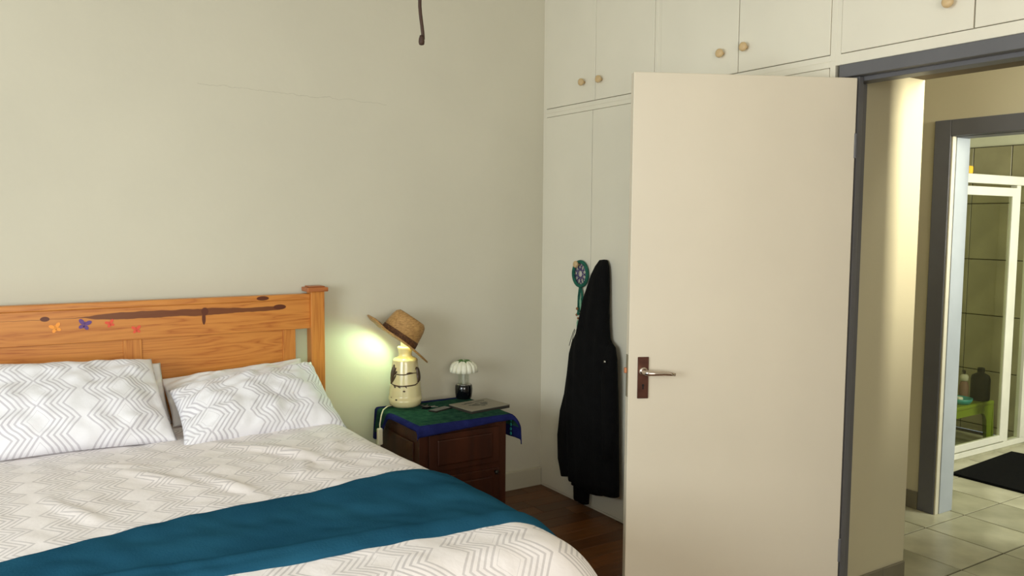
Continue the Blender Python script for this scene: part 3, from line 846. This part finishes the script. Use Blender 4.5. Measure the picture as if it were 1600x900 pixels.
def ell(ra, rb, h, dh=0.0, sh=0.0): return lambda t: hat_pt(ra * math.cos(t) + sh, rb * math.sin(t), h + dh * math.cos(2 * t))
rows = [ell(.096, .082, .0), ell(.0945, .080, .025), ell(.091, .077, .06), ell(.087, .073, .09), ell(.081, .067, .110), ell(.069, .055, .122), ell(.052, .038, .122), ell(.034, .020, .114), ell(.012, .006, .110)]
V, F = hat_surface(rows); F.append(tuple(range(len(V) - 56, len(V))))
o = link('crown', mesh_from(V, F), M['straw'], hat, True); s = o.modifiers.new('t', 'SOLIDIFY'); s.thickness = .003; s.offset = 1
def brim(k):
    def fn(t):
        ra = .096 + (.188 - .096) * k; rb = .082 + (.155 - .082) * k
        c = math.cos(t)
        h = -.003 - .016 * k * c * c * (1 if c > 0 else .2) + (.020 * k * k) * math.sin(t) ** 2 * .2 + (.018 * k * k if c < -.3 else 0) * min(1, (-c - .3) / .4)
        return hat_pt(ra * c, rb * math.sin(t), h + .0015 * math.sin(k * 40))
    return fn
V, F = hat_surface([brim(k / 8) for k in range(9)])
o = link('brim', mesh_from(V, F), M['straw'], hat, True); s = o.modifiers.new('t', 'SOLIDIFY'); s.thickness = .007; s.offset = 0
V, F = hat_surface([ell(.1, .0862, .001), ell(.1005, .087, .006), ell(.0985, .0845, .030), ell(.0955, .0815, .033)])
o = link('hat_band', mesh_from(V, F), M['hatband'], hat, True)

# solar flower
FX, FY = -.598, -.165
fw = root('solar_flower_ornament', (FX, FY, TZ), 'small white flower ornament with clear stem in a glossy black pot', 'ornament')
link('pot', lathe_me([(.030, 0), (.036, .002), (.041, .012), (.0445, .035), (.0455, .055), (.0435, .072), (.040, .077), (.036, .078), (.035, .074)], 40, (FX, FY, TZ)), M['black_gloss'], fw, True)
link('pot_lid', lathe_me([(.039, .0765), (.0395, .0785), (.026, .081), (.005, .081)], 36, (FX, FY, TZ)), M['silver'], fw, True)
link('clear_tube', lathe_me([(.029, .079), (.029, .14), (.028, .165)], 32, (FX, FY, TZ), cap=False), M['clear'], fw, True)
tube('stem', [(FX, FY, TZ + .08), (FX + .001, FY, TZ + .17)], .009, M['white_plastic'], fw)
NPET = 14
V = []; F = []
for i in range(7):
    t = i / 6; rr = .012 + .053 * math.sin(t * PI / 2 * 1.02); zz = .193 - .050 * t ** 2.4
    for j in range(5):
        a = (j - 2) / 2 * (PI / NPET) * (1.05 if t < .8 else .92)
        bul = .006 * (1 - ((j - 2) / 2) ** 2)
        V.append(((rr + bul) * math.cos(a), (rr + bul) * math.sin(a), zz + bul * (1 - t)))
for i in range(6):
    for j in range(4): F.append((i * 5 + j, i * 5 + j + 1, (i + 1) * 5 + j + 1, (i + 1) * 5 + j))
pm = mesh_from(V, F); pm.materials.append(M['petal'])
for p in pm.polygons: p.use_smooth = True
for k in range(NPET):
    o = link('petal', pm, None, fw); o.location = (FX, FY, TZ); o.rotation_euler = (0, 0, 2 * PI * k / NPET + .2)
    s = o.modifiers.new('t', 'SOLIDIFY'); s.thickness = .004
V = []; F = []
for i in range(4):
    t = i / 3; wdt = .012 * math.sin(PI * min(.97, t + .08)); rr = .004 + .040 * t; zz = .200 + .004 * math.sin(t * PI) - .008 * t
    V += [(rr, -wdt, zz), (rr, 0, zz + .003), (rr, wdt, zz)]
for i in range(3):
    for j in range(2): F.append((i * 3 + j, i * 3 + j + 1, (i + 1) * 3 + j + 1, (i + 1) * 3 + j))
lm = mesh_from(V, F); lm.materials.append(M['leaf'])
for k in range(7):
    o = link('leaf', lm, None, fw); o.location = (FX, FY, TZ); o.rotation_euler = (0, 0, 2 * PI * k / 7)
    s = o.modifiers.new('t', 'SOLIDIFY'); s.thickness = .002
link('flower_centre', lathe_me([(.020, .180), (.018, .196), (.010, .204), (.001, .206)], 16, (FX, FY, TZ)), M['petal'], fw, True)

# book
def quad_box(name, corners, z0, z1, m, parent=None, bev=.0):
    n = len(corners); V = [(x, y, z0) for x, y in corners] + [(x, y, z1) for x, y in corners]
    F = [tuple(range(n - 1, -1, -1)), tuple(range(n, 2 * n))] + [(i, (i + 1) % n, (i + 1) % n + n, i + n) for i in range(n)]
    me = mesh_from(V, F)
    bm = bmesh.new(); bm.from_mesh(me); bmesh.ops.recalc_face_normals(bm, faces=bm.faces)
    if bev: bmesh.ops.bevel(bm, geom=list(bm.edges), offset=bev, segments=2, affect='EDGES')
    bm.to_mesh(me); bm.free()
    return link(name, me, m, parent)
BC = [(-.764, -.312), (-.740, -.497), (-.503, -.464), (-.530, -.280)]
bk = root('book', (-.634, -.388, TZ), 'thin grey book with a dark printed drawing on the cabinet', 'book')
cx, cy = -.634, -.388
inset = [(cx + (x - cx) * .985, cy + (y - cy) * .985) for x, y in BC]
quad_box('pages', inset, TZ + .001, TZ + .015, M['pages'], bk)
cov = quad_box('cover', BC, TZ + .015, TZ + .0185, M['book'], bk, .001)
def bp_(u, v):
    a = Vector(BC[1]).lerp(Vector(BC[2]), u); b = Vector(BC[0]).lerp(Vector(BC[3]), u); return a.lerp(b, v)
def blob(u, v, ru, rv, seed, n=18):
    pts = []
    for i in range(n):
        a = 2 * PI * i / n; q = 1 + .45 * nz(math.cos(a) * 1.7 + seed, math.sin(a) * 1.7, seed)
        pts.append((u + ru * q * math.cos(a), v + rv * q * math.sin(a)))
    me = prism_me(pts, .0005, lambda a, b, t: (*bp_(a, b), TZ + .0185 + t))
    return link('printed_mark', me, M['book_dark'], cov)
for q, (u, v, ru, rv) in enumerate(((.42, .50, .11, .10), (.62, .52, .07, .13), (.52, .36, .05, .06), (.72, .60, .06, .06), (.40, .78, .13, .05), (.70, .82, .14, .045), (.30, .55, .05, .04), (.56, .66, .09, .03), (.25, .74, .06, .03))):
    blob(u, v, ru, rv, q + 1)

# phone and keys
ph = root('mobile_phone', (-.805, -.345, TZ), 'flat dark mobile phone lying beside the book', 'phone')
PC = [(-.893, -.343), (-.873, -.388), (-.762, -.345), (-.780, -.298)]
quad_box('case', PC, TZ, TZ + .010, M['dark_metal'], ph, .002)
px, py = -.827, -.3435
quad_box('screen', [(px + (x - px) * .9, py + (y - py) * .86) for x, y in PC], TZ + .010, TZ + .011, M['screen'], ph)
quad_box('bezel', [(px + (x - px) * 1.02, py + (y - py) * 1.03) for x, y in PC], TZ + .003, TZ + .006, M['silver'], ph)
ky = root('key_bunch', (-.865, -.25, TZ), 'small bunch of keys between the lamp and the phone', 'keys')
link('key_ring', tube_me([(-.868 + .016 * math.cos(a), -.262 + .016 * math.sin(a), TZ + .005) for a in [2 * PI * k / 20 for k in range(20)]], .0018, 8, True), M['silver'], ky, True)
for q, a in enumerate((.2, .9, -.6, 1.8)):
    c, s_ = math.cos(a), math.sin(a)
    pts = [(0.012, -.006), (.03, -.009), (.036, 0), (.03, .009), (.012, .006)]
    shaft = [(.036, -.003), (.064, -.003), (.064, .002), (.058, .004), (.05, .002), (.044, .004), (.036, .003)]
    for pl in (pts, shaft):
        me = prism_me(pl, .0022, lambda u, v, t: (-.868 + u * c - v * s_, -.262 + u * s_ + v * c, TZ + .003 + q * .0025 + t))
        link('key', me, [M['silver'], M['dark_metal']][q % 2], ky)
o = quad_box('key_fob', [(-.895, -.275), (-.875, -.30), (-.845, -.285), (-.862, -.255)], TZ, TZ + .014, M['black_gloss'], ky, .003)

# ================================================================== COAT
coat = root('hooded_coat', (-.08, -.55, 0.02), 'long black hooded coat hanging from the wardrobe knob', 'coat')
SEC = [(-.574, -.596, 1.328), (-.558, -.610, 1.322), (-.530, -.628, 1.29), (-.506, -.637, 1.246), (-.478, -.643, 1.17), (-.461, -.646, 1.11), (-.436, -.653, 1.01), (-.405, -.665, .93), (-.385, -.698, .885), (-.368, -.720, .82), (-.352, -.735, .74), (-.342, -.744, .68), (-.322, -.752, .55),
       (-.330, -.757, .40), (-.345, -.761, .28), (-.362, -.765, .20), (-.372, -.765, .15)]
def loft(sections, depth, n=40, x_back=-.006, folds=0.0, seed=1):
    V = []; F = []
    for j, (ya, yb, z) in enumerate(sections):
        c = (ya + yb) / 2; hw = abs(ya - yb) / 2; d = depth(j / (len(sections) - 1))
        for i in range(n):
            a = 2 * PI * i / n
            ca, sa = math.cos(a), math.sin(a)
            y = c + hw * math.copysign(abs(ca) ** .75, ca)
            q = math.copysign(abs(sa) ** .8, sa)
            x = x_back - d / 2 - d / 2 * q
            if q > 0:
                tt = j / (len(sections) - 1)
                x -= folds * min(1, tt * 2.5) * (math.sin((y - c) * 75 + seed + 1.2 * math.sin(z * 4)) * .5 + nz(y * 14, z * 3, seed))
            V.append((x, y, z + .01 * nz(y * 20, z * 20, 3)))
    for j in range(len(sections) - 1):
        for i in range(n):
            k = (i + 1) % n; F.append((j * n + i, j * n + k, (j + 1) * n + k, (j + 1) * n + i))
    F.append(tuple(range(n - 1, -1, -1))); b = (len(sections) - 1) * n; F.append(tuple(range(b, b + n)))
    return mesh_from(V, F)
XK = -.042
link('body', loft(SEC, lambda t: .014 + .091 * min(1, t * 1.7) ** .7, 56, -.008, .007, 3), M['coat'], coat, True)
link('coat_tail', loft([(-.36, -.64, .32), (-.368, -.635, .2), (-.373, -.63, .112)], lambda t: .06, 36, -.010, .008, 5), M['coat'], coat, True)
link('lining_panel', loft([(-.36, -.52, .26), (-.375, -.508, .12), (-.381, -.500, .035)], lambda t: .045, 30, -.014, .006, 6), M['coat'], coat, True)
link('sleeve', loft([(-.425, -.45, .94), (-.400, -.465, .87), (-.375, -.475, .76), (-.350, -.465, .64), (-.318, -.45, .51), (-.296, -.435, .37), (-.298, -.42, .24), (-.318, -.41, .185), (-.330, -.405, .165)], lambda t: .012 + .062 * min(1, t * 2.2), 30, -.035, .006, 8), M['coat'], coat, True)
link('sleeve', loft([(-.675, -.69, .915), (-.665, -.722, .895), (-.66, -.742, .84), (-.67, -.752, .72), (-.675, -.757, .58), (-.68, -.757, .44), (-.68, -.752, .34)], lambda t: .012 + .058 * min(1, t * 2.2), 30, -.04, .006, 9), M['coat'], coat, True)
bt = lathe_me([(.007, 0), (.0075, .002), (.005, .004), (.001, .004)], 14)
for v in bt.vertices: v.co = Vector((-.122 - v.co.z, -.728 + v.co.x, .832 + v.co.y))
link('snap_button', bt, M['silver'], coat, True)
tube('drawstring', [(-.075, -.415, .955), (-.072, -.395, .93), (-.07, -.375, .89), (-.068, -.36, .86)], .0018, M['coat'], coat, 6)
tube('drawstring', [(-.075, -.42, .95), (-.072, -.40, .92), (-.07, -.388, .88)], .0018, M['coat'], coat, 6)

# ================================================================== DREAMCATCHER
dcx, dcy, dcz, dR = -.016, -.380, 1.241, .060
dc = root('dreamcatcher', (dcx, dcy, dcz - .06), 'green wrapped dreamcatcher with purple web hanging on the wardrobe knob', 'dreamcatcher')
tube('ring', [(dcx, dcy + dR * math.cos(a), dcz + (dR + .004) * math.sin(a)) for a in [2 * PI * k / 40 for k in range(40)]], .0095, M['dc_green'], dc, 10, True)
for k in range(9):
    a = 2 * PI * k / 9 + .2; b = a + 2 * PI * 2.6 / 9
    tube('web_strand', [(dcx, dcy + dR * .95 * math.cos(a), dcz + dR * .95 * math.sin(a)), (dcx - .001, dcy + dR * .3 * math.cos((a + b) / 2), dcz + dR * .3 * math.sin((a + b) / 2)), (dcx, dcy + dR * .95 * math.cos(b), dcz + dR * .95 * math.sin(b))], .0024, M['dc_purple'], dc, 6)
for q, (yo, ze) in enumerate(((-.368, 1.02), (-.381, 1.05), (-.398, 1.03), (-.408, 1.06))):
    s_ = tube('hanging_strand', [(dcx, yo * .35 + dcy * .65, dcz - dR - .004), (dcx - .002, yo, 1.12), (dcx - .001, yo + .004, ze)], .0038, M['dc_green'], dc, 6)
for q, (yo, zz, r) in enumerate(((-.362, 1.055, .008), (-.372, 1.030, .009), (-.358, 1.022, .007), (-.384, 1.045, .007), (-.370, 1.005, .006))):
    me = lathe_me([(.001, -r), (r * .7, -r * .7), (r, 0), (r * .7, r * .7), (.001, r)], 12, (dcx - .004, yo, zz)); link('bead', me, [M['dc_bead'], M['dc_green']][q % 2], dc, True)
for q, (yo, zt) in enumerate(((-.392, 1.12), (-.412, 1.10), (-.37, 1.0))):
    pts = [(yo, zt), (yo - .008, zt - .02), (yo - .009, zt - .05), (yo - .002, zt - .075), (yo + .006, zt - .05), (yo + .007, zt - .02)]
    link('feather', prism_me(pts, .0015, lambda a, b, t: (dcx - .006 - t, a, b)), M['feather'], dc)

# ================================================================== PULL CORD
PX, PY = -1.495, -1.5
pc = root('pull_cord', (PX, PY, 2.065), 'dark brown pull cord with a small knob hanging from the ceiling', 'cord')
pts = []
for k in range(40):
    t = k / 39; z = 2.078 + (CEIL - 2.078) * t
    pts.append((PX + .004 * math.sin(z * 34) * (1 if z < 2.5 else .4) - .006 * max(0, min(1, (z - 2.15) * 12)), PY + .002 * math.sin(z * 21), z))
tube('cord', pts, .0055, M['cord_brown'], pc, 10)
link('pull_knob', lathe_me([(.003, -.004), (.008, -.002), (.0095, .006), (.0085, .016), (.0055, .026)], 18, (PX - .001, PY, 2.064)), M['cord_brown'], pc, True)
link('ceiling_plate', lathe_me([(.03, -.012), (.03, 0)], 24, (PX, PY, CEIL)), M['white_plastic'], pc)

pl = root('added_fixture', (1.02, -2.4, CEIL), 'round white fixture added on the passage ceiling for the fill light', 'lamp')  # unseen body added to go with the passage fill light
link('fixture_base', lathe_me([(.06, -.02), (.06, 0)], 24, (1.02, -2.4, CEIL)), M['white_plastic'], pl)

# ================================================================== BATHROOM
sh = root('shower_enclosure', (2.6, -1.0, 0), 'white framed glass shower enclosure seen through the bathroom doorway', 'shower')
YS = -1.0
box('kerb', X2 + .14, 3.45, YS - .02, YS + .05, 0.0, .018, M['tile_floor'], sh)
box('top_rail', X2 + .14, 3.45, YS - .025, YS + .03, 1.775, 1.832, M['white_frame'], sh, bev=.004)
box('bottom_rail', X2 + .14, 3.45, YS - .02, YS + .03, .018, .055, M['white_frame'], sh, bev=.004)
for a, b in ((3.085, 3.135), (3.30, 3.36), (2.13, 2.17)):
    box('post', a, b, YS - .02, YS + .025, .055, 1.775, M['white_frame'], sh, bev=.004)
df = root('shower_door', (2.2, YS, .06), None, None); df.parent = sh; df.matrix_parent_inverse = Matrix.Translation(sh.location).inverted()
df.name = 'shower_door'
boxes('door_frame', [(2.19, 2.24, YS - .035, YS - .012, .07, 1.755), (3.005, 3.075, YS - .035, YS - .012, .07, 1.755), (2.24, 3.005, YS - .035, YS - .012, 1.70, 1.755), (2.24, 3.005, YS - .035, YS - .012, .07, .115)], M['white_frame'], df, bev=.003)
box('glass_pane', 2.24, 3.005, YS - .026, YS - .021, .115, 1.70, M['glass'], df)
box('glass_pane', 3.135, 3.30, YS, YS + .005, .055, 1.775, M['glass'], sh)
box('glass_pane', X2 + .14, 2.13, YS, YS + .005, .055, 1.775, M['glass'], sh)
tube('towel_hook', [(3.20, YS - .004, 1.63), (3.20, YS - .02, 1.63), (3.20, YS - .022, 1.56), (3.20, YS - .035, 1.555)], .004, M['white_frame'], sh, 8)

ye = box('sponge', 2.50, 2.55, YS - .02, YS + .02, 1.832, 1.88, M['yellow'], None, bev=.008)
tag(ye, 'yellow sponge sitting on top of the shower rail', 'sponge')

# green stool
sx0, sx1, sy0, sy1, sz = 2.64, 3.262, -.86, -.52, .292
stl = root('plastic_stool', ((sx0 + sx1) / 2, (sy0 + sy1) / 2, 0), 'lime green plastic step stool inside the shower', 'stool')
box('seat', sx0, sx1, sy0, sy1, sz - .03, sz, M['green_plastic'], stl, bev=.012, seg=3)
for (xa, xb, n_) in ((sx0, sx1, 1),):
    for yy in (sy0 + .006, sy1 - .018):
        arch = [(xa + .004, sz - .02), (xb - .004, sz - .02), (xb + .012, .0), (xb - .075, .0), (xb - .085, .16), (xb - .115, .205), (xb - .15, .215), (xa + .15, .215), (xa + .115, .205), (xa + .085, .16), (xa + .075, 0), (xa - .012, 0)]
        link('side_panel', prism_me(arch, .012, lambda a, b, t: (a, yy + t, b)), M['green_plastic'], stl)
    for xx in (xa + .004, xb - .016):
        arch = [(sy0 + .006, sz - .02), (sy1 - .006, sz - .02), (sy1 + .004, 0), (sy1 - .06, 0), (sy1 - .075, .17), (sy1 - .11, .2), (sy0 + .11, .2), (sy0 + .075, .17), (sy0 + .06, 0), (sy0 - .004, 0)]
        link('end_panel', prism_me(arch, .012, lambda a, b, t: (xx + t, a, b)), M['green_plastic'], stl)
b1 = root('shampoo_bottle', (3.175, -.80, sz), 'tall black shampoo bottle on the green stool', 'bottle')
link('body', lathe_me([(.05, 0), (.06, .006), (.062, .02), (.062, .15), (.055, .175), (.03, .19), (.02, .195)], 28, (3.175, -.80, sz)), M['black_plastic'], b1, True)
link('cap', lathe_me([(.022, .192), (.024, .2), (.024, .225), (.018, .23)], 20, (3.175, -.80, sz)), M['black_plastic'], b1, True)
b2 = root('pump_bottle', (3.085, -.735, sz), 'slim dusty pink pump bottle with white top on the stool', 'bottle')
link('body', lathe_me([(.02, 0), (.03, .004), (.031, .02), (.031, .10), (.024, .125), (.012, .135)], 24, (3.085, -.735, sz)), M['pink_plastic'], b2, True)
link('collar', lathe_me([(.014, .134), (.026, .138), (.028, .165), (.02, .178), (.008, .182)], 20, (3.085, -.735, sz)), M['white_plastic'], b2, True)
tube('nozzle', [(3.085, -.735, sz + .18), (3.085, -.735, sz + .205), (3.05, -.745, sz + .208)], .008, M['black_gloss'], b2, 8)
sd = root('soap_dish', (2.955, -.78, sz), 'teal soap dish at the left of the green stool', 'dish')
link('dish', lathe_me([(.02, 0), (.065, .0), (.078, .02), (.082, .038), (.078, .038), (.07, .016), (.02, .012)], 30, (2.955, -.78, sz)), M['teal_plastic'], sd, True)
box('soap', 2.92, 2.97, -.80, -.76, sz + .013, sz + .045, M['white_plastic'], sd, bev=.01, seg=3)

# black bath mat
BMAT = [(2.235, -1.145), (3.06, -1.085), (3.13, -1.60), (2.24, -1.66)]
bmx = quad_box('bath_mat', BMAT, 0.0, .014, M['black_mat'], None, .004)
tag(bmx, 'black bath mat on the tiles in front of the shower', 'mat')
